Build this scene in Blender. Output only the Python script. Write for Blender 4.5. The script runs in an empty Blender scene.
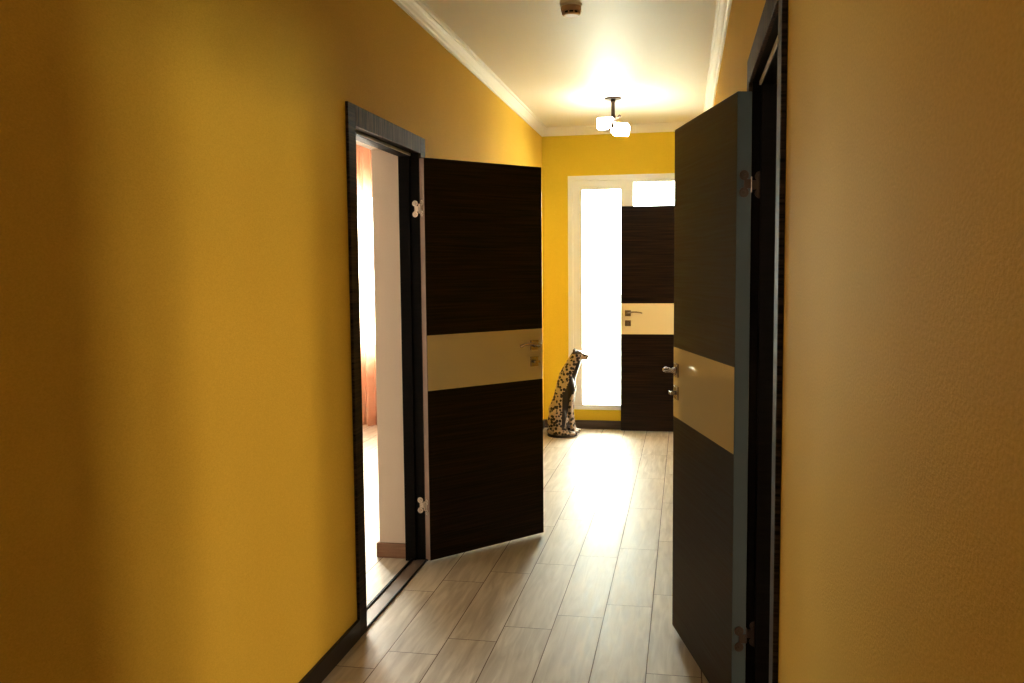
import bpy, bmesh, math, random
from mathutils import Vector, Matrix
random.seed(4)
SC = bpy.context.scene
COL = SC.collection

# ------------------------------------------------------------------ nodes
def mat(name):
    m = bpy.data.materials.new(name); m.use_nodes = True
    nt = m.node_tree
    return m, nt, nt.nodes['Principled BSDF']
def N(nt, t, **k):
    n = nt.nodes.new(t)
    for a, b in k.items(): setattr(n, a, b)
    return n
def L(nt, a, b): nt.links.new(a, b)
def math_(nt, op, a, b=None, c=None):
    n = N(nt, 'ShaderNodeMath', operation=op)
    for i, v in enumerate((a, b, c)):
        if v is None: continue
        if isinstance(v, (int, float)): n.inputs[i].default_value = v
        else: L(nt, v, n.inputs[i])
    return n.outputs[0]
def mixc(nt, fac, a, b):
    n = N(nt, 'ShaderNodeMix', data_type='RGBA')
    if isinstance(fac, (int, float)): n.inputs[0].default_value = fac
    else: L(nt, fac, n.inputs[0])
    for i, v in ((6, a), (7, b)):
        if isinstance(v, (tuple, list)): n.inputs[i].default_value = (*v[:3], 1)
        else: L(nt, v, n.inputs[i])
    return n.outputs[2]
def coords(nt, kind='Object'):
    return N(nt, 'ShaderNodeTexCoord').outputs[kind]
def plain(name, col, rough=.5, metal=0, spec=.5, coat=0):
    m, nt, b = mat(name)
    b.inputs['Base Color'].default_value = (*col, 1)
    b.inputs['Roughness'].default_value = rough
    b.inputs['Metallic'].default_value = metal
    b.inputs['Specular IOR Level'].default_value = spec
    b.inputs['Coat Weight'].default_value = coat
    # faint surface unevenness
    no = N(nt, 'ShaderNodeTexNoise'); no.inputs['Scale'].default_value = 60
    L(nt, coords(nt), no.inputs['Vector'])
    bp = N(nt, 'ShaderNodeBump'); bp.inputs['Strength'].default_value = .04; bp.inputs['Distance'].default_value = .002
    L(nt, no.outputs[0], bp.inputs['Height']); L(nt, bp.outputs[0], b.inputs['Normal'])
    return m
def wallpaper(name, c1, c2):
    m, nt, b = mat(name)
    co = coords(nt)
    n1 = N(nt, 'ShaderNodeTexNoise'); n1.inputs['Scale'].default_value = 160; n1.inputs['Detail'].default_value = 3
    mp = N(nt, 'ShaderNodeMapping'); mp.inputs['Scale'].default_value = (1, 1, 1.8)
    L(nt, co, mp.inputs[0]); L(nt, mp.outputs[0], n1.inputs['Vector'])
    n2 = N(nt, 'ShaderNodeTexNoise'); n2.inputs['Scale'].default_value = 2.2; n2.inputs['Detail'].default_value = 3
    L(nt, co, n2.inputs['Vector'])
    f = math_(nt, 'MULTIPLY_ADD', n1.outputs[0], 2.2, -.6)
    f = math_(nt, 'MULTIPLY_ADD', n2.outputs[0], .5, math_(nt, 'MULTIPLY', f, .6))
    f = math_(nt, 'MINIMUM', math_(nt, 'MAXIMUM', f, 0), 1)
    L(nt, mixc(nt, f, c1, c2), b.inputs['Base Color'])
    b.inputs['Roughness'].default_value = .75
    b.inputs['Specular IOR Level'].default_value = .12
    bp = N(nt, 'ShaderNodeBump'); bp.inputs['Strength'].default_value = .35; bp.inputs['Distance'].default_value = .002
    L(nt, n1.outputs[0], bp.inputs['Height']); L(nt, bp.outputs[0], b.inputs['Normal'])
    return m
def wood(name, scale, c1, c2, rough=.34, bump=.25, spec=.3):
    """grain streaks run along the axis with the smallest scale"""
    m, nt, b = mat(name)
    mp = N(nt, 'ShaderNodeMapping'); mp.inputs['Scale'].default_value = scale
    L(nt, coords(nt), mp.inputs[0])
    n1 = N(nt, 'ShaderNodeTexNoise'); n1.inputs['Scale'].default_value = 1; n1.inputs['Detail'].default_value = 4; n1.inputs['Distortion'].default_value = .4
    L(nt, mp.outputs[0], n1.inputs['Vector'])
    b.inputs['Specular IOR Level'].default_value = spec
    r = N(nt, 'ShaderNodeValToRGB'); r.color_ramp.elements[0].position = .36; r.color_ramp.elements[1].position = .68
    r.color_ramp.elements[0].color = (*c1, 1); r.color_ramp.elements[1].color = (*c2, 1)
    L(nt, n1.outputs[0], r.inputs[0]); L(nt, r.outputs[0], b.inputs['Base Color'])
    rr = math_(nt, 'MULTIPLY_ADD', n1.outputs[0], .3, rough - .12)
    L(nt, rr, b.inputs['Roughness'])
    bp = N(nt, 'ShaderNodeBump'); bp.inputs['Strength'].default_value = bump; bp.inputs['Distance'].default_value = .001
    L(nt, n1.outputs[0], bp.inputs['Height']); L(nt, bp.outputs[0], b.inputs['Normal'])
    return m
def tile_floor():
    m, nt, b = mat('wood_look_tile')
    co = coords(nt); s = N(nt, 'ShaderNodeSeparateXYZ'); L(nt, co, s.inputs[0])
    W, LEN = .1965, .80
    u = math_(nt, 'DIVIDE', math_(nt, 'ADD', s.outputs[0], .129), W)
    ci = math_(nt, 'FLOOR', u); fu = math_(nt, 'SUBTRACT', u, ci)
    v = math_(nt, 'DIVIDE', math_(nt, 'SUBTRACT', math_(nt, 'SUBTRACT', s.outputs[1], 3.97), math_(nt, 'MULTIPLY', ci, .155)), LEN)
    vi = math_(nt, 'FLOOR', v); fv = math_(nt, 'SUBTRACT', v, vi)
    du = math_(nt, 'MULTIPLY', math_(nt, 'MINIMUM', fu, math_(nt, 'SUBTRACT', 1, fu)), W)
    dv = math_(nt, 'MULTIPLY', math_(nt, 'MINIMUM', fv, math_(nt, 'SUBTRACT', 1, fv)), LEN)
    d = math_(nt, 'MINIMUM', du, dv)
    grout = math_(nt, 'LESS_THAN', d, .0017)
    cv = N(nt, 'ShaderNodeCombineXYZ'); L(nt, ci, cv.inputs[0]); L(nt, vi, cv.inputs[1])
    wn = N(nt, 'ShaderNodeTexWhiteNoise', noise_dimensions='3D'); L(nt, cv.outputs[0], wn.inputs['Vector'])
    off = N(nt, 'ShaderNodeVectorMath', operation='SCALE'); L(nt, wn.outputs['Color'], off.inputs[0]); off.inputs['Scale'].default_value = 30
    mp = N(nt, 'ShaderNodeMapping'); mp.inputs['Scale'].default_value = (34, 3.2, 1); L(nt, co, mp.inputs[0])
    ad = N(nt, 'ShaderNodeVectorMath', operation='ADD'); L(nt, mp.outputs[0], ad.inputs[0]); L(nt, off.outputs[0], ad.inputs[1])
    g = N(nt, 'ShaderNodeTexNoise'); g.inputs['Scale'].default_value = 1; g.inputs['Detail'].default_value = 5; g.inputs['Distortion'].default_value = .8
    L(nt, ad.outputs[0], g.inputs['Vector'])
    r = N(nt, 'ShaderNodeValToRGB'); r.color_ramp.elements[0].position = .3; r.color_ramp.elements[1].position = .72
    r.color_ramp.elements[0].color = (.45, .375, .30, 1); r.color_ramp.elements[1].color = (.72, .65, .56, 1)
    L(nt, g.outputs[0], r.inputs[0])
    tint = mixc(nt, math_(nt, 'MULTIPLY', wn.outputs['Value'], .35), r.outputs[0], (.55, .48, .40))
    L(nt, mixc(nt, grout, tint, (.13, .075, .05)), b.inputs['Base Color'])
    L(nt, math_(nt, 'ADD', math_(nt, 'MULTIPLY_ADD', g.outputs[0], .16, .42), math_(nt, 'MULTIPLY', grout, .35)), b.inputs['Roughness'])
    bp = N(nt, 'ShaderNodeBump'); bp.inputs['Strength'].default_value = .35; bp.inputs['Distance'].default_value = .0012
    L(nt, math_(nt, 'SUBTRACT', math_(nt, 'MULTIPLY', g.outputs[0], .5), grout), bp.inputs['Height']); L(nt, bp.outputs[0], b.inputs['Normal'])
    b.inputs['Specular IOR Level'].default_value = .8
    return m
def emit(name, col, s):
    m, nt, b = mat(name)
    b.inputs['Base Color'].default_value = (*col, 1)
    b.inputs['Emission Color'].default_value = (*col, 1); b.inputs['Emission Strength'].default_value = s
    b.inputs['Roughness'].default_value = .2
    return m
def window_glass():
    m, nt, b = mat('clear_glass'); nt.nodes.remove(b)
    out = nt.nodes['Material Output']
    t = N(nt, 'ShaderNodeBsdfTransparent'); t.inputs[0].default_value = (.95, .97, .96, 1)
    g = N(nt, 'ShaderNodeBsdfGlossy'); g.inputs['Roughness'].default_value = .01
    f = N(nt, 'ShaderNodeFresnel'); f.inputs[0].default_value = 1.3
    mx = N(nt, 'ShaderNodeMixShader'); L(nt, f.outputs[0], mx.inputs[0]); L(nt, t.outputs[0], mx.inputs[1]); L(nt, g.outputs[0], mx.inputs[2])
    L(nt, mx.outputs[0], out.inputs[0]); return m
def curtain_mat():
    m, nt, b = mat('peach_sheer'); nt.nodes.remove(b)
    out = nt.nodes['Material Output']
    d = N(nt, 'ShaderNodeBsdfDiffuse'); d.inputs[0].default_value = (.78, .47, .34, 1)
    t = N(nt, 'ShaderNodeBsdfTranslucent'); t.inputs[0].default_value = (.85, .55, .42, 1)
    tr = N(nt, 'ShaderNodeBsdfTransparent'); tr.inputs[0].default_value = (1, .93, .88, 1)
    m1 = N(nt, 'ShaderNodeMixShader'); m1.inputs[0].default_value = .45; L(nt, d.outputs[0], m1.inputs[1]); L(nt, t.outputs[0], m1.inputs[2])
    w = N(nt, 'ShaderNodeTexNoise'); w.inputs['Scale'].default_value = 300; L(nt, coords(nt), w.inputs['Vector'])
    m2 = N(nt, 'ShaderNodeMixShader'); L(nt, math_(nt, 'MULTIPLY_ADD', w.outputs[0], .2, .22), m2.inputs[0])
    L(nt, m1.outputs[0], m2.inputs[1]); L(nt, tr.outputs[0], m2.inputs[2])
    L(nt, m2.outputs[0], out.inputs[0]); return m
def leopard_mat():
    m, nt, b = mat('spotted_ceramic')
    co = coords(nt); s = N(nt, 'ShaderNodeSeparateXYZ'); L(nt, co, s.inputs[0])
    v = N(nt, 'ShaderNodeTexVoronoi'); v.inputs['Scale'].default_value = 36; v.inputs['Randomness'].default_value = .75
    L(nt, co, v.inputs['Vector'])
    n = N(nt, 'ShaderNodeTexNoise'); n.inputs['Scale'].default_value = 90; L(nt, co, n.inputs['Vector'])
    dist = math_(nt, 'ADD', v.outputs['Distance'], math_(nt, 'MULTIPLY', n.outputs[0], .15))
    spot = math_(nt, 'LESS_THAN', dist, .54)
    # backlit chest shade painted in: front of the neck down between the legs
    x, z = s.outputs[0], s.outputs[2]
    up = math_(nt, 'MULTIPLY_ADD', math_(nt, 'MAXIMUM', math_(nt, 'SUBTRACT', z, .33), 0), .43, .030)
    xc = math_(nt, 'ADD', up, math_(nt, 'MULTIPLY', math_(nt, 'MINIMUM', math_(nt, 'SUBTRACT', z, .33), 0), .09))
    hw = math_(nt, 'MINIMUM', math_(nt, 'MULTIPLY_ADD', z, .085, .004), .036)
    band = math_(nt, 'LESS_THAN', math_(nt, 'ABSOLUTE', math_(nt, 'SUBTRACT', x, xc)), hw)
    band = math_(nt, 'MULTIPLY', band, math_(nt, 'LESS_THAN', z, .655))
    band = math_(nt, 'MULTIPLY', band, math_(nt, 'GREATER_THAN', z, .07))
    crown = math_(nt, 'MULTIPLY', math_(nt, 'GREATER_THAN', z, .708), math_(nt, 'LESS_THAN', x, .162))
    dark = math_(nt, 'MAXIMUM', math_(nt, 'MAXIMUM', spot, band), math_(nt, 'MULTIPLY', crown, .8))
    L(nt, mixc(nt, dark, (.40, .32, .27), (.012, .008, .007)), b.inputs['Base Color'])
    b.inputs['Roughness'].default_value = .3
    return m

M = {}
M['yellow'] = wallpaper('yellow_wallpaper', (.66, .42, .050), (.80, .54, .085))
M['yellow_lit'] = wallpaper('yellow_wallpaper_lit', (.70, .52, .045), (.82, .63, .075))  # same wallpaper, overexposure at the end wall painted into the colour
M['cream_wall'] = wallpaper('pale_plaster', (.80, .69, .60), (.86, .75, .66))
M['ceiling'] = plain('white_ceiling', (.85, .81, .74), .5, spec=.45)
M['cornice'] = plain('white_cornice', (.88, .85, .80), .5)
M['floor'] = tile_floor()
W1, W2 = (.0040, .0017, .0010), (.032, .0150, .0070)
M['leaf'] = wood('wenge_leaf', (2.2, 14, 120), W1, W2, .36, .25, .2)
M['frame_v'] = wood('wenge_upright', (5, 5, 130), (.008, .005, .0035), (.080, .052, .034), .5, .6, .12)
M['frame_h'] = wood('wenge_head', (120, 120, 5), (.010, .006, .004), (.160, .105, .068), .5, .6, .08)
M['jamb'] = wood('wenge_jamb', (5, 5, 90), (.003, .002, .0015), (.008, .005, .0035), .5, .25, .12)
M['base'] = wood('wenge_baseboard', (3, 3, 60), (.012, .007, .005), (.035, .022, .016), .38)
M['edge'] = plain('leaf_edge_room_lit', (.28, .19, .15), .22, spec=.7)  # peach light from the room put into the edge colour
M['edge_daylit'] = plain('leaf_edge_daylit', (.050, .072, .076), .3, spec=.7)  # bluish daylight from the side room put into the edge colour
M['glass_band'] = plain('cream_lacquered_glass', (.76, .65, .40), .05, spec=.6, coat=.6)
M['nickel'] = plain('satin_nickel', (.42, .37, .32), .25, 1)
M['dark_metal'] = plain('dark_bronze', (.10, .075, .06), .3, 1)
M['sill'] = plain('brown_sill', (.20, .15, .12), .45, spec=.5)  # lighter brown than the jambs
M['seal'] = plain('grey_rubber', (.62, .58, .55), .4)
M['pvc'] = plain('white_pvc', (.84, .87, .93), .3)
M['glass'] = window_glass()
M['shade'] = emit('lit_opal_glass', (1, 1, .88), 15.5)
M['detector'] = plain('aged_white_plastic', (.60, .42, .26), .4)
M['black'] = plain('black_slot', (.01, .008, .006), .6)
M['curtain'] = curtain_mat()
M['base_glare'] = wood('wenge_baseboard_glare', (3, 3, 60), (.07, .05, .04), (.12, .09, .075), .4)  # same dark baseboard, lightened: window glare painted into the colour
M['pinkbase'] = wood('brown_baseboard', (3, 3, 60), (.30, .17, .11), (.42, .25, .16), .4)
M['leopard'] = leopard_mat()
M['plinth'] = plain('dark_plinth', (.03, .022, .018), .35)
M['ground'] = plain('pale_paving', (.55, .56, .52), .8)

# ------------------------------------------------------------------ mesh helpers
def box(bm, x0, x1, y0, y1, z0, z1):
    vs = [bm.verts.new(p) for p in ((x0,y0,z0),(x1,y0,z0),(x1,y1,z0),(x0,y1,z0),(x0,y0,z1),(x1,y0,z1),(x1,y1,z1),(x0,y1,z1))]
    for f in ((0,3,2,1),(4,5,6,7),(0,1,5,4),(1,2,6,5),(2,3,7,6),(3,0,4,7)): bm.faces.new([vs[i] for i in f])
def cyl(bm, p0, p1, r0, r1=None, seg=20):
    r1 = r0 if r1 is None else r1
    p0, p1 = Vector(p0), Vector(p1); d = p1 - p0
    q = Vector((0, 0, 1)).rotation_difference(d.normalized()).to_matrix().to_4x4()
    bmesh.ops.create_cone(bm, cap_ends=True, segments=seg, radius1=r0, radius2=r1, depth=d.length, matrix=Matrix.Translation((p0 + p1) / 2) @ q)
def ell(bm, c, r, rot=0, seg=20):
    m = Matrix.Translation(c) @ Matrix.Rotation(rot, 4, 'Y') @ Matrix.Diagonal((*r, 1))
    nv = seg // 2 + 1
    top = bm.verts.new(m @ Vector((0, 0, 1))); bot = bm.verts.new(m @ Vector((0, 0, -1))); rings = []
    for j in range(1, nv):
        t = math.pi * j / nv
        rings.append([bm.verts.new(m @ Vector((math.sin(t) * math.cos(k * math.tau / seg), math.sin(t) * math.sin(k * math.tau / seg), math.cos(t)))) for k in range(seg)])
    for k in range(seg):
        k2 = (k + 1) % seg
        bm.faces.new((top, rings[0][k], rings[0][k2])); bm.faces.new((bot, rings[-1][k2], rings[-1][k]))
        for a, b in zip(rings, rings[1:]): bm.faces.new((a[k], b[k], b[k2], a[k2]))
def tube(bm, pts, rads, seg=14):
    for i in range(len(pts) - 1):
        cyl(bm, pts[i], pts[i + 1], rads[i], rads[i + 1], seg)
    for p, r in zip(pts, rads): ell(bm, p, (r, r, r), 0, seg)
def obj(name, bm, m, parent=None, bevel=0, smooth=False, seg=2):
    me = bpy.data.meshes.new(name); bmesh.ops.recalc_face_normals(bm, faces=bm.faces[:]); bm.to_mesh(me); bm.free()
    if m: me.materials.append(m)
    o = bpy.data.objects.new(name, me); COL.objects.link(o)
    if parent: o.parent = parent
    if smooth:
        for p in me.polygons: p.use_smooth = True
    if bevel:
        b = o.modifiers.new('bevel', 'BEVEL'); b.width = bevel; b.segments = seg; b.limit_method = 'ANGLE'; b.harden_normals = False
    return o
def bx(name, dims, m, parent=None, bevel=0):
    bm = bmesh.new(); box(bm, *dims); return obj(name, bm, m, parent, bevel)
def struct(o): o['kind'] = 'structure'; return o
def empty(name, loc=(0, 0, 0), rz=0):
    o = bpy.data.objects.new(name, None); COL.objects.link(o); o.location = loc; o.rotation_euler = (0, 0, rz); o.empty_display_size = .1
    return o
def tag(o, label, cat, group=None):
    o['label'] = label; o['category'] = cat
    if group: o['group'] = group
    return o
def wall(name, boxes, m, other=None, face=None):
    """boxes of one wall; faces whose normal is FACE get M, all others OTHER"""
    bm = bmesh.new()
    for b in boxes: box(bm, *b)
    o = obj(name, bm, m)
    if other:
        o.data.materials.append(other)
        for p in o.data.polygons:
            if p.normal.dot(Vector(face)) < .9: p.material_index = 1
    return struct(o)

# ------------------------------------------------------------------ room shell
XL, XR, YE, YB, HC = -1.2726, .20, 8.11, -1.6, 2.715
TL = .25; TR = .20
LD0, LD1 = 3.374, 4.251          # left doorway, clear of the casings
RD0, RD1 = 1.998, 2.890          # right doorway
FD0, FD1 = 7.160, 8.020          # far right doorway
DZ = 2.022
J = .03
struct(bx('floor', (-5.6, 4.6, YB - .2, YE + .3, -.12, 0), M['floor']))
struct(bx('ceiling', (-5.6, 4.6, YB - .2, YE + .3, HC, HC + .12), M['ceiling']))
wall('wall_left', [(XL - TL, XL, YB, LD0 - J, 0, HC), (XL - TL, XL, LD1 + J, YE, 0, HC), (XL - TL, XL, LD0 - J, LD1 + J, DZ + J, HC)], M['yellow'], M['cream_wall'], (1, 0, 0))
wall('wall_right', [(XR, XR + TR, YB, RD0 - J, 0, HC), (XR, XR + TR, RD1 + J, FD0 - J, 0, HC), (XR, XR + TR, FD1 + J, YE, 0, HC),
                    (XR, XR + TR, RD0 - J, RD1 + J, DZ + J, HC), (XR, XR + TR, FD0 - J, FD1 + J, DZ + J, HC)], M['yellow'], M['cream_wall'], (-1, 0, 0))
WX0, WX1, WZ0, WZ1 = -1.040, .130, .173, 2.288
wall('wall_end', [(XL - TL, WX0, YE, YE + .3, 0, HC), (WX1, XR + TR, YE, YE + .3, 0, HC), (WX0, WX1, YE, YE + .3, 0, WZ0), (WX0, WX1, YE, YE + .3, WZ1, HC)], M['yellow_lit'])
wall('wall_back', [(XL - TL, XR + TR, YB - .2, YB, 0, HC)], M['yellow'])
# room behind the left doorway
LX0, LX1, LZ0, LZ1 = -4.90, -2.20, .714, 2.275
wall('wall_bedroom_end', [(-5.5, LX0, YE, YE + .3, 0, HC), (LX1, XL - TL, YE, YE + .3, 0, HC), (LX0, LX1, YE, YE + .3, 0, LZ0), (LX0, LX1, YE, YE + .3, LZ1, HC)], M['cream_wall'])
wall('wall_bedroom_left', [(-5.5, -5.3, 1.2, YE, 0, HC)], M['cream_wall'])
wall('wall_bedroom_front', [(-5.5, XL - TL, 1.0, 1.2, 0, HC)], M['cream_wall'])
# room behind the right doorway
RY0, RY1, RZ0, RZ1 = 1.40, 2.90, 1.0, 2.30
wall('wall_study_right', [(3.8, 4.1, -.6, RY0, 0, HC), (3.8, 4.1, RY1, 5.2, 0, HC), (3.8, 4.1, RY0, RY1, 0, RZ0), (3.8, 4.1, RY0, RY1, RZ1, HC)], M['cream_wall'])
wall('wall_study_front', [(XR + TR, 4.1, -.8, -.6, 0, HC)], M['cream_wall'])
wall('wall_study_end', [(XR + TR, 4.1, 5.2, 5.4, 0, HC)], M['cream_wall'])
# small room behind the far doorway
CY0, CY1, CZ0, CZ1 = 6.25, 7.75, .85, 2.30
wall('wall_closet_right', [(2.3, 2.5, 5.4, CY0, 0, HC), (2.3, 2.5, CY1, YE + .3, 0, HC), (2.3, 2.5, CY0, CY1, 0, CZ0), (2.3, 2.5, CY0, CY1, CZ1, HC)], M['cream_wall'])
wall('wall_closet_end', [(XR + TR, 2.5, YE, YE + .3, 0, HC)], M['cream_wall'])
# ground outside, seen through the windows only as glare
struct(bx('ground', (-30, 30, -20, 60, -.5, -.3), M['ground']))

# cornice
def cornice(name, p0, p1, out):
    """profile swept from p0 to p1 under the ceiling, OUT = unit vector away from the wall; mitred at both ends"""
    prof = [(0, -.070), (.007, -.070), (.009, -.060), (.014, -.056), (.018, -.044), (.026, -.031), (.034, -.022), (.036, -.015), (.044, -.012), (.047, 0), (0, 0)]
    bm = bmesh.new(); p0, p1, out = Vector(p0), Vector(p1), Vector(out); d = (p1 - p0).normalized()
    rings = []
    for p, s in ((p0, 1), (p1, -1)):
        rings.append([bm.verts.new(p + out * a * 1.3 + d * s * a * 1.3 + Vector((0, 0, b))) for a, b in prof])
    n = len(prof)
    for i in range(n): bm.faces.new((rings[0][i], rings[0][(i + 1) % n], rings[1][(i + 1) % n], rings[1][i]))
    bm.faces.new(rings[0]); bm.faces.new(rings[1][::-1])
    return struct(obj(name, bm, M['cornice']))
cornice('trim_1', (XL, YB, HC), (XL, YE, HC), (1, 0, 0))
cornice('trim_2', (XR, YB, HC), (XR, YE, HC), (-1, 0, 0))
cornice('trim_3', (XL, YE, HC), (XR, YE, HC), (0, -1, 0))
cornice('trim_4', (XL, YB, HC), (XR, YB, HC), (0, 1, 0))

# baseboards
CW, CT = .080, .012             # casing width, thickness
def baseboard(name, boxes, m='base'):
    bm = bmesh.new()
    for b in boxes: box(bm, *b, 0, .077)
    return struct(obj(name, bm, M[m], bevel=.003))
BT = .014
baseboard('baseboard_left', [(XL, XL + BT, YB, LD0 - CW), (XL, XL + BT, LD1 + CW, YE)])
baseboard('baseboard_right', [(XR - BT, XR, YB, RD0 - CW), (XR - BT, XR, RD1 + CW, FD0 - CW)])
baseboard('baseboard_end', [(XL + BT, XR - BT, YE - BT, YE)], 'base_glare')
baseboard('baseboard_bedroom', [(-5.3, XL - TL, YE - BT, YE), (XL - TL - BT, XL - TL, 1.2, LD0 - J), (XL - TL - BT, XL - TL, LD1 + J - BT, YE - BT),
                                (XL - TL, XL - .106, LD1 + J - BT, LD1 + J)], 'pinkbase')

# ------------------------------------------------------------------ windows
def window(name, o, ux, w, z0, z1, panes, fw=.045, sw=.08, fb=.022):
    """o: corner on the wall face, ux: unit vector along the wall, inward normal = ux rotated; panes: (x0, x1, is_sash)"""
    rz = math.atan2(ux[1], ux[0])
    e = struct(empty(name, (o[0], o[1], 0), rz))
    # local frame: x along the window, -y into the room, +y outwards
    bm = bmesh.new()
    box(bm, 0, w, .0, .075, z1 - fw, z1); box(bm, 0, w, .0, .075, z0, z0 + fb)
    box(bm, 0, fw, .0, .075, z0 + fb, z1 - fw); box(bm, w - fw, w, .0, .075, z0 + fb, z1 - fw)
    for a in panes[:-1]: box(bm, a[1] - .012, a[1] + .05, .004, .07, z0 + fb, z1 - fw)
    obj('window_frame', bm, M['pvc'], e, .003)
    for a, b, sash in panes:
        t0, t1 = z0 + fb, z1 - fw
        if sash:
            bm = bmesh.new(); s = sw
            box(bm, a, b, .012, .07, t0, t0 + .022); box(bm, a, b, .012, .07, t1 - s, t1)
            box(bm, a, a + s, .012, .07, t0 + .022, t1 - s); box(bm, b - s * .7, b, .012, .07, t0 + .022, t1 - s)
            obj('sash', bm, M['pvc'], e, .003)
            bx('pane', (a + s - .01, b - s * .7 + .01, .035, .043, t0 + .014, t1 - s + .01), M['glass'], e)
        else:
            bm = bmesh.new(); s = .024
            box(bm, a, b, .018, .06, t0, t0 + s); box(bm, a, b, .018, .06, t1 - s, t1)
            box(bm, a, a + s * .5, .018, .06, t0 + s, t1 - s); box(bm, b - s, b, .018, .06, t0 + s, t1 - s)
            obj('glazing_bead', bm, M['pvc'], e, .002)
            bx('pane', (a + .01, b - .01, .035, .043, t0 + .01, t1 - .01), M['glass'], e)
    return e
w = WX1 - WX0
window('window_1', (WX0, YE + .005), (1, 0), w, WZ0, WZ1, [(.045, .53, True), (.575, w - .045, False)])
w = LX1 - LX0
window('window_2', (LX0, YE + .08), (1, 0), w, LZ0, LZ1, [(.045, w / 2 - .02, True), (w / 2 + .02, w - .045, True)])
w = RY1 - RY0
window('window_3', (3.88, RY1), (0, -1), w, RZ0, RZ1, [(.045, w / 2 - .02, True), (w / 2 + .02, w - .045, True)])

w = CY1 - CY0
window('window_4', (2.38, CY1), (0, -1), w, CZ0, CZ1, [(.045, w / 2 - .02, True), (w / 2 + .02, w - .045, True)])

# ------------------------------------------------------------------ doors
def butterfly_hinge(name, parent, sx, flip=1):
    """visible knuckle plus two rounded lobes; local: x along the leaf width from the pivot, y thickness"""
    bm = bmesh.new()
    for z in (-.024, .024):
        cyl(bm, (0, 0, z), (0, .004, z), .0165, seg=24)
        cyl(bm, (0, -.003, z), (0, 0, z), .006, seg=12)
    box(bm, -.008, .008, 0, .004, -.03, .03)
    cyl(bm, (.020 * sx, -.004, -.020), (.020 * sx, -.004, .020), .0075, seg=16)
    box(bm, min(0, .02 * sx), max(0, .02 * sx), 0, .003, -.012, .012)
    return obj(name, bm, M['nickel'] if flip else M['dark_metal'], parent, .001)

def door_frame(e, wx, s, y0, y1, S=.045):
    """casings, rebated jambs, threshold. e at the origin. s=+1: corridor lies at +x of the wall face"""
    def X(a, b):  # a,b = distances out of the wall face towards the corridor
        p, q = wx + s * a, wx + s * b
        return (min(p, q), max(p, q))
    top = DZ
    for a, b in ((y0 - CW, y0), (y1, y1 + CW)):
        bx('door_casing', (*X(0, CT), a, b, 0, top + CW), M['frame_v'], e, .002)
    bx('head_casing', (*X(0, CT), y0, y1, top, top + CW), M['frame_h'], e, .002)
    # jamb: rebate for the leaf, then a stop
    D = -.100
    def jamb(name, dims_list, m): 
        bm = bmesh.new()
        for d in dims_list: box(bm, *d)
        return obj(name, bm, m, e, .0015)
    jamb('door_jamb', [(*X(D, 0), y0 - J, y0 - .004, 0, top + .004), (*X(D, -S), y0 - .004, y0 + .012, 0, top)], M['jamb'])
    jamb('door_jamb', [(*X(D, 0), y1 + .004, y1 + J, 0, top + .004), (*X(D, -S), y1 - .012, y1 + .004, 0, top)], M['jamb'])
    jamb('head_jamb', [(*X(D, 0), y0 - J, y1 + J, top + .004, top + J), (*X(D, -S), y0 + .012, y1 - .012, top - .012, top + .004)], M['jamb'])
    bm = bmesh.new()
    box(bm, *X(-S, -S + .007), y0 + .002, y1 - .002, top - .010, top + .003)
    obj('rubber_seal', bm, M['seal'], e, .002)
    bm = bmesh.new()
    box(bm, *X(-.060, .002), y0, y1, 0, .007)
    th = obj('threshold', bm, M['sill'], e, .001)
    bm = bmesh.new(); box(bm, *X(-.072, -.060), y0, y1, 0, .013); box(bm, *X(.002, .009), y0, y1, 0, .008)
    obj('threshold_edge', bm, M['jamb'], th, .001)

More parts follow.
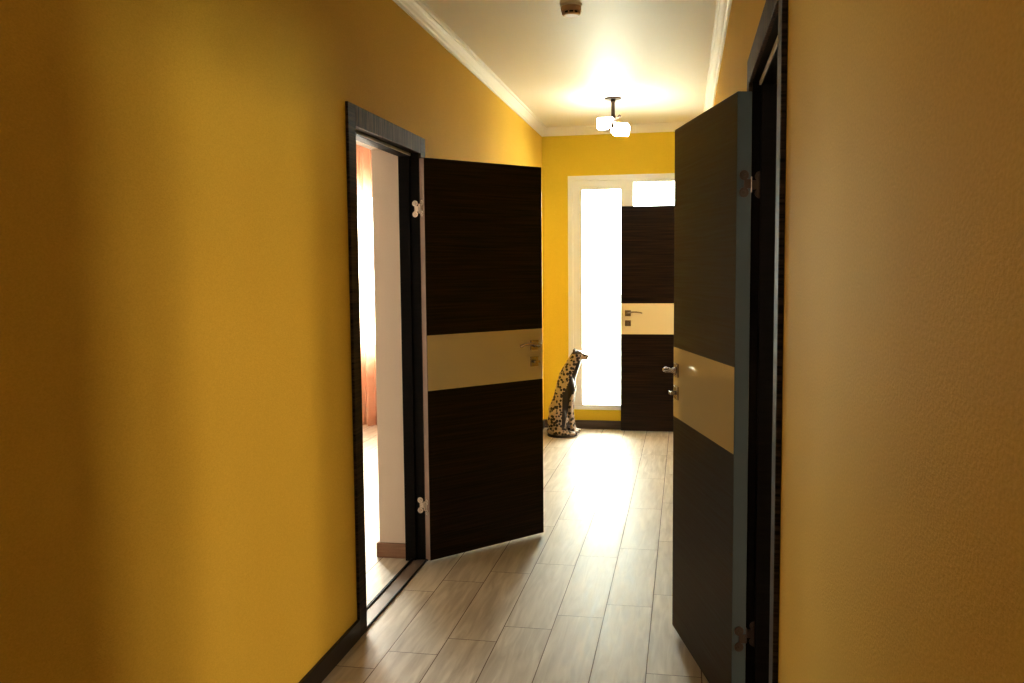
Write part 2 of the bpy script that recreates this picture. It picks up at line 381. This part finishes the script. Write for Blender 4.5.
def door_leaf(e, h, d, side, z0, z1, W, T=.042, edge='edge', dz=.004):
    """h: visible-face hinge corner (x, y); d: unit vector to the free edge; side=+1: thickness lies to the left of d"""
    lf = bpy.data.objects.new('door_leaf', None)
    rz = math.atan2(d[1], d[0])
    b0, b1 = .862 + dz, 1.138 + dz
    g = .0015
    bm = bmesh.new()
    y0, y1 = (0, T) if side > 0 else (-T, 0)
    box(bm, 0, W, y0, y1, z0, z1)
    me = bpy.data.meshes.new('door_leaf'); bmesh.ops.recalc_face_normals(bm, faces=bm.faces[:]); bm.to_mesh(me); bm.free()
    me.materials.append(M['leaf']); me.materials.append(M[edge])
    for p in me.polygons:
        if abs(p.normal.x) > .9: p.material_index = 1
    lf = bpy.data.objects.new('door_leaf', me); COL.objects.link(lf); lf.parent = e
    lf.location = (h[0], h[1], 0); lf.rotation_euler = (0, 0, rz)
    bv = lf.modifiers.new('bevel', 'BEVEL'); bv.width = .0012; bv.segments = 1; bv.limit_method = 'ANGLE'
    for sg in (0, 1):
        yy = (y0 - .0007, y0 + g) if sg == 0 else (y1 - g, y1 + .0007)
        bx('glass_band', (.003, W - .003, *yy, b0 + .0015, b1 - .0015), M['glass_band'], lf)
    # handles on both faces
    hx = W - .062
    for yf, dr in ((y0, -1), (y1, 1)):
        bm = bmesh.new()
        def P(x, y, z): return (x, yf + dr * y, z)
        z = 1.05 + dz
        q = sorted((yf + dr * .0005, yf + dr * .009)); box(bm, hx - .026, hx + .026, *q, z - .026, z + .026)
        cyl(bm, P(hx, .008, z), P(hx, .022, z), .013, .010)
        cyl(bm, P(hx, .02, z), P(hx, .050, z), .0085)
        # flat wing-shaped lever curving back to the door
        n = 9; pts = []
        for i in range(n):
            t = i / (n - 1)
            pts.append((hx + .008 - .135 * t, .052 - .012 * math.sin(t * math.pi * .5) ** 2 + .004 * math.sin(t * math.pi), z + .002 + .010 * math.sin(t * math.pi), .0080 - .002 * t, .0055 - .0015 * t))
        rings = []
        for x, y, zz, hh, tt in pts:
            rings.append([bm.verts.new(P(x, y + tt * math.cos(a), zz + hh * math.sin(a))) for a in [k * math.tau / 12 for k in range(12)]])
        for i in range(n - 1):
            for k in range(12): bm.faces.new((rings[i][k], rings[i][(k + 1) % 12], rings[i + 1][(k + 1) % 12], rings[i + 1][k]))
        bm.faces.new(rings[0]); bm.faces.new(rings[-1][::-1])
        obj('door_handle', bm, M['nickel'], lf, .0015)
        bm = bmesh.new(); z = .962 + dz
        q = sorted((yf + dr * .0005, yf + dr * .009)); box(bm, hx - .026, hx + .026, *q, z - .026, z + .026)
        cyl(bm, P(hx, .008, z), P(hx, .026, z), .008)
        q = sorted((yf + dr * .022, yf + dr * .032)); box(bm, hx - .017, hx + .017, *q, z - .006, z + .006)
        obj('thumb_turn', bm, M['nickel'], lf, .0015)
    # latch plate in the free edge
    bx('latch_plate', (W - .0005, W + .0012, (y0 + y1) / 2 - .010, (y0 + y1) / 2 + .010, .90, 1.12), M['nickel'], lf)
    return lf

def hinge_pair(e, leaf, P, wx_in, yj, z, T, side, bright):
    """one butterfly hinge: lobes on the jamb face, knuckle, lobes on the leaf's edge"""
    m = M['nickel'] if bright else M['dark_metal']
    bm = bmesh.new()
    # jamb plate, lies on the jamb face (faces -y)
    x = wx_in
    for dz in (-.026, .026):
        cyl(bm, (x, yj - .0035, z + dz), (x, yj, z + dz), .0155, seg=24)
        cyl(bm, (x, yj - .0055, z + dz), (x, yj - .0035, z + dz), .006, seg=12)
    lo, hi = sorted((x, P[0])); 
    box(bm, lo - .004, hi, yj - .003, yj, z - .014, z + .014)
    # knuckle
    cyl(bm, (P[0], P[1], z - .024), (P[0], P[1], z + .024), .0075, seg=16)
    lo, hi = sorted((yj, P[1]))
    box(bm, P[0] - .004, P[0] + .004, lo - .002, hi + .002, z - .013, z + .013)
    obj('hinge', bm, m, e, .0008)
    # leaf plate on the hinge edge (local x = 0 face)
    bm = bmesh.new(); yc = side * T * .5
    for dz in (-.026, .026):
        cyl(bm, (-.003, yc, z + dz), (.001, yc, z + dz), .0150, seg=24)
        cyl(bm, (-.005, yc, z + dz), (-.003, yc, z + dz), .0055, seg=12)
    lo, hi = sorted((yc, side * T))
    box(bm, -.003, .001, lo, hi, z - .014, z + .014)
    obj('hinge_plate', bm, m, leaf, .0008)

# left door
e1 = struct(empty('door_1', (XL, LD1, 0)))
tag(e1, 'open dark wenge door with cream glass band, hinged on the wall with the bright bedroom doorway', 'door')
inv = lambda e: Matrix.Translation(-Vector(e.location))
r1 = struct  # alias
def shift_children(e):
    for c in e.children:
        c.location = Vector(c.location) - Vector(e.location)
door_frame(e1, XL, 1, LD0, LD1)
a = .703; d = (math.sin(a), math.cos(a))
T = .040
hL = (-1.2338, 4.206)
lf = door_leaf(e1, hL, d, 1, .018, 1.997, .745, T, 'edge')
for z in (1.757, .285): hinge_pair(e1, lf, (XL + .004, LD1 - .006), XL - .022, LD1 + .004, z, T, 1, True)
shift_children(e1)
# right door
e2 = struct(empty('door_2', (XR, RD1, 0)))
tag(e2, 'open wenge door nearest the viewer, seen from its hinge edge with a mirror-like cream glass band', 'door')
door_frame(e2, XR, -1, RD0, RD1, S=.026)
a = .2600; d = (-math.sin(a), math.cos(a))
T = .045
hR = (.153, 2.840)
lf = door_leaf(e2, hR, d, -1, .026, 1.988, .757, T, 'edge_daylit', .014)
for z in (1.712, .285): hinge_pair(e2, lf, (XR - .006, RD1 - .012), XR + .026, RD1 + .004, z, T, -1, False)
shift_children(e2)
# far door
e3 = struct(empty('door_3', (XR, FD1, 0)))
tag(e3, 'farthest wenge door, standing open square in front of the bright end window', 'door')
door_frame(e3, XR, -1, FD0, FD1)
T = .040
lf = door_leaf(e3, (.187, 7.975), (-1, 0), -1, .014, 1.998, .741, T, 'edge', .012)
for z in (1.742, .285): hinge_pair(e3, lf, (XR - .004, FD1 - .004), XR + .022, FD1 + .004, z, T, -1, True)
shift_children(e3)

# ------------------------------------------------------------------ curtain
def curtain():
    bm = bmesh.new(); nx, nz = 260, 24; x0, x1 = -3.35, -2.35; z0, z1 = .012, 2.66
    rows = []
    for j in range(nz + 1):
        t = j / nz; z = z0 + (z1 - z0) * t; row = []
        amp = .022 + .022 * (1 - t)
        for i in range(nx + 1):
            u = i / nx; x = x0 + (x1 - x0) * u
            y = 7.93 + amp * math.sin(u * 66 + .5 * math.sin(u * 11)) + .008 * math.sin(u * 23 + 3 * t)
            row.append(bm.verts.new((x + .004 * math.sin(u * 132), y, z)))
        rows.append(row)
    for j in range(nz):
        for i in range(nx): bm.faces.new((rows[j][i], rows[j][i + 1], rows[j + 1][i + 1], rows[j + 1][i]))
    e = empty('curtain', (-3.25, 7.93, 0))
    c = obj('curtain_fabric', bm, M['curtain'], e, smooth=True); c.location = (3.25, -7.93, 0)
    bm = bmesh.new(); box(bm, -4.25, -2.25, 7.915, 7.945, 2.66, 2.69)
    for x in (-4.1, -3.25, -2.4): box(bm, x - .01, x + .01, 7.92, 7.94, 2.69, HC)
    r = obj('curtain_rail', bm, M['cornice'], e); r.location = (3.25, -7.93, 0)
    tag(e, 'sheer peach curtain hanging in pleats at the bright bedroom window', 'curtain')
curtain()

# ------------------------------------------------------------------ ceiling lamp
LPX, LPY = -.530, 6.795
e = empty('ceiling_lamp', (LPX, LPY, HC))
tag(e, 'lit ceiling lamp with dark metal stem and two white glass cube shades', 'lamp')
bm = bmesh.new(); cyl(bm, (0, 0, -.012), (0, 0, 0), .060, .064, 40); obj('ceiling_plate', bm, M['dark_metal'], e, .003)
bm = bmesh.new(); cyl(bm, (0, 0, -.150), (0, 0, -.012), .0135, seg=24); cyl(bm, (0, 0, -.155), (0, 0, -.13), .017, seg=24)
cyl(bm, (0, 0, -.030), (0, 0, -.012), .020, .014, seg=24); obj('stem', bm, M['dark_metal'], e)
def shade(c, ax, w_, h_):
    c = Vector(c); bm = bmesh.new()
    rot = Vector((0, 0, 1)).rotation_difference(Vector(ax).normalized()).to_matrix().to_4x4()
    box(bm, -w_ / 2, w_ / 2, -w_ / 2, w_ / 2, -h_ / 2, h_ / 2)
    s = obj('lamp_shade', bm, M['shade'], e, .012, seg=4); s.matrix_local = Matrix.Translation(c) @ rot
    bm = bmesh.new(); a = Vector(ax).normalized()
    hub = Vector((0, 0, -.150)); st = c + a * (h_ / 2)
    cyl(bm, hub, st + a * .014, .009, seg=16); cyl(bm, st - a * .002, st + a * .022, .026, .020, 24); cyl(bm, st + a * .022, st + a * .034, .010, .005, 16)
    obj('lamp_arm', bm, M['nickel'], e)
shade((-.054, -.01, -.185), (1, -.05, .02), .082, .122)
shade((.058, -.050, -.238), (-1, .25, .12), .080, .122)
# second, unlit bracket end pieces seen between the shades
bm = bmesh.new(); tube(bm, [(0, 0, -.15), (.03, -.03, -.155), (.052, -.05, -.14)], [.007, .007, .010]); tube(bm, [(0, 0, -.15), (.0, -.08, -.19), (.006, -.118, -.222)], [.007, .007, .014])
obj('lamp_joint', bm, M['dark_metal'], e, smooth=True)

# ------------------------------------------------------------------ smoke detector
e = empty('smoke_detector', (-.542, 4.385, HC))
tag(e, 'small round tan smoke detector on the ceiling, nearer than the lamp', 'smoke detector')
bm = bmesh.new(); cyl(bm, (0, 0, -.010), (0, 0, 0), .052, .054, 48); obj('base_ring', bm, M['cornice'], e, .002)
bm = bmesh.new(); cyl(bm, (0, 0, -.040), (0, 0, -.010), .049, .047, 48); obj('housing', bm, M['detector'], e, .003)
bm = bmesh.new(); cyl(bm, (0, 0, -.052), (0, 0, -.040), .036, .036, 32); obj('vent_core', bm, M['black'], e)
bm = bmesh.new()
for k in range(10):
    t = k * math.tau / 10 + .15
    c_, s_ = math.cos(t), math.sin(t)
    cyl(bm, (.041 * c_, .041 * s_, -.053), (.041 * c_, .041 * s_, -.039), .0035, seg=8)
obj('vent_rib', bm, M['detector'], e)
bm = bmesh.new(); cyl(bm, (0, 0, -.062), (0, 0, -.052), .036, .044, 40); obj('sensor_cap', bm, M['detector'], e, .003)
e.scale = (1, 1, .82)

# ------------------------------------------------------------------ leopard statue
e = empty('leopard_statue', (-1.036, 7.74, 0), 0)
tag(e, 'tall slender seated leopard statue with black spots, on the floor beside the end window', 'statue')
bm = bmesh.new()
def seg3(pts, rads, n=6):
    for i in range(len(pts) - 1):
        for k in range(n + 1):
            t = k / n; p = Vector(pts[i]).lerp(Vector(pts[i + 1]), t)
            r = [rads[i][j] * (1 - t) + rads[i + 1][j] * t for j in range(3)]
            ell(bm, p, r, 0, 16)
# trunk and neck
seg3([(-.035, 0, .135), (-.035, 0, .22), (-.008, 0, .33), (.012, 0, .43), (.040, 0, .53), (.086, 0, .625), (.114, 0, .69)],
     [(.098, .080, .10), (.100, .078, .09), (.082, .070, .08), (.080, .066, .07), (.078, .056, .06), (.064, .045, .05), (.052, .042, .045)], 6)
# haunches, hind paws
for s in (-1, 1):
    ell(bm, (-.045, s * .062, .135), (.092, .042, .110), .25)
    seg3([(-.02, s * .088, .060), (.05, s * .092, .040), (.085, s * .092, .034)], [(.045, .026, .034), (.030, .024, .022), (.034, .024, .020)], 5)
# forelegs with shoulders
for s in (-1, 1):
    seg3([(.055, s * .046, .475), (.078, s * .044, .41), (.070, s * .040, .31), (.066, s * .038, .20), (.078, s * .038, .10), (.088, s * .038, .045)],
         [(.040, .030, .06), (.033, .027, .045), (.023, .022, .03), (.020, .020, .03), (.021, .020, .03), (.022, .022, .022)], 6)
    ell(bm, (.108, s * .038, .040), (.034, .024, .018))
# head
ell(bm, (.125, 0, .700), (.055, .046, .042), .15)
ell(bm, (.172, 0, .688), (.044, .030, .027), .12)
ell(bm, (.205, 0, .690), (.020, .022, .017), .1)
ell(bm, (.185, 0, .668), (.030, .020, .012), .05)
for s in (-1, 1):
    ell(bm, (.098, s * .034, .737), (.014, .010, .020), -.3)
    ell(bm, (.155, s * .028, .712), (.012, .008, .008))
# tail wrapped round the base
pts = [(-.125, .0, .06), (-.13, -.05, .045), (-.09, -.105, .040), (-.02, -.125, .038), (.04, -.128, .038)]
seg3(pts, [(.018,) * 3] * 4 + [(.014,) * 3], 8)
e.scale = (1, 1, 1.015)
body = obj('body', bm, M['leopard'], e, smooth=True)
rm = body.modifiers.new('remesh', 'REMESH'); rm.mode = 'VOXEL'; rm.voxel_size = .006; rm.use_smooth_shade = True
sm = body.modifiers.new('smooth', 'SMOOTH'); sm.factor = .5; sm.iterations = 5
bm = bmesh.new()
ell(bm, (.218, 0, .696), (.008, .009, .006)); obj('nose', bm, M['plinth'], e, smooth=True)
for s in (-1, 1):
    bm = bmesh.new(); ell(bm, (.166, s * .0285, .708), (.006, .004, .005)); obj('eye', bm, M['plinth'], e, smooth=True)
bm = bmesh.new(); n = 48
cyl(bm, (0, 0, .0), (0, 0, .026), 1, .96, n)
for v in bm.verts: v.co.x = v.co.x * .132 - .012; v.co.y *= .135
obj('plinth', bm, M['plinth'], e, .004)

# ------------------------------------------------------------------ light
wd = bpy.data.worlds.new('World'); SC.world = wd; wd.use_nodes = True
bg = wd.node_tree.nodes['Background']; bg.inputs[1].default_value = 14.0
_nt = wd.node_tree                       # overcast sky: cooler ahead, warmer and dimmer towards the right
_s = N(_nt, 'ShaderNodeSeparateXYZ'); L(_nt, coords(_nt, 'Generated'), _s.inputs[0])
_f = math_(_nt, 'MINIMUM', math_(_nt, 'MAXIMUM', math_(_nt, 'MULTIPLY_ADD', _s.outputs[0], 2.0, -.6), 0), 1)
L(_nt, mixc(_nt, _f, (.93, 1.0, .92), (.92, .74, .58)), bg.inputs[0])
def portal(name, loc, sx, sz, rot):
    l = bpy.data.lights.new(name, 'AREA'); l.shape = 'RECTANGLE'; l.size = sx; l.size_y = sz; l.energy = 1
    l.cycles.is_portal = True
    o = bpy.data.objects.new(name, l); COL.objects.link(o); o.location = loc; o.rotation_euler = rot
portal('portal_end', ((WX0 + WX1) / 2, YE + .32, (WZ0 + WZ1) / 2), WX1 - WX0, WZ1 - WZ0, (-math.pi / 2, 0, 0))
portal('portal_bedroom', ((LX0 + LX1) / 2, YE + .32, (LZ0 + LZ1) / 2), LX1 - LX0, LZ1 - LZ0, (-math.pi / 2, 0, 0))
portal('portal_closet', (2.52, (CY0 + CY1) / 2, (CZ0 + CZ1) / 2), CZ1 - CZ0, CY1 - CY0, (0, math.pi / 2, 0))
portal('portal_study', (4.12, (RY0 + RY1) / 2, (RZ0 + RZ1) / 2), RZ1 - RZ0, RY1 - RY0, (0, math.pi / 2, 0))
def area(name, loc, rot, sx, sy, e_, col):
    l = bpy.data.lights.new(name, 'AREA'); l.shape = 'RECTANGLE'; l.size = sx; l.size_y = sy; l.energy = e_; l.color = col
    o = bpy.data.objects.new(name, l); COL.objects.link(o); o.location = loc; o.rotation_euler = rot
    return o

area('bedroom_daylight', (-3.9, YE + .75, 1.55), Vector((-.38, 1, .12)).to_track_quat('Z', 'Y').to_euler(), 2.2, 1.5, 125, (1, .96, .90))
# added soft fill lamp behind the viewer, left of centre, aimed up and forward
area('hall_fill', (XL + .55, -1.2, 2.2), Vector((-.10, -.80, -.60)).to_track_quat('Z', 'Y').to_euler(), .6, .6, 3.0, (1, .88, .70))
# ------------------------------------------------------------------ camera
R_ = Vector((0.98204652, 0.18841098, -0.00926975)); U_ = Vector((-0.00607778, 0.08071712, 0.99671852)); F_ = Vector((-0.18854094, 0.97876762, -0.08041308))
cam = bpy.data.cameras.new('camera'); cam.sensor_width = 36; cam.lens = 898.3 / 1024 * 36; cam.clip_start = .02
co = bpy.data.objects.new('camera', cam); COL.objects.link(co)
mw = Matrix((( R_.x, U_.x, -F_.x, 0), (R_.y, U_.y, -F_.y, 0), (R_.z, U_.z, -F_.z, 1.46), (0, 0, 0, 1)))
co.matrix_world = mw
SC.camera = co
SC.view_settings.view_transform = 'Standard'
SC.view_settings.look = 'None'
SC.view_settings.exposure = 1.45
SC.view_settings.gamma = .86
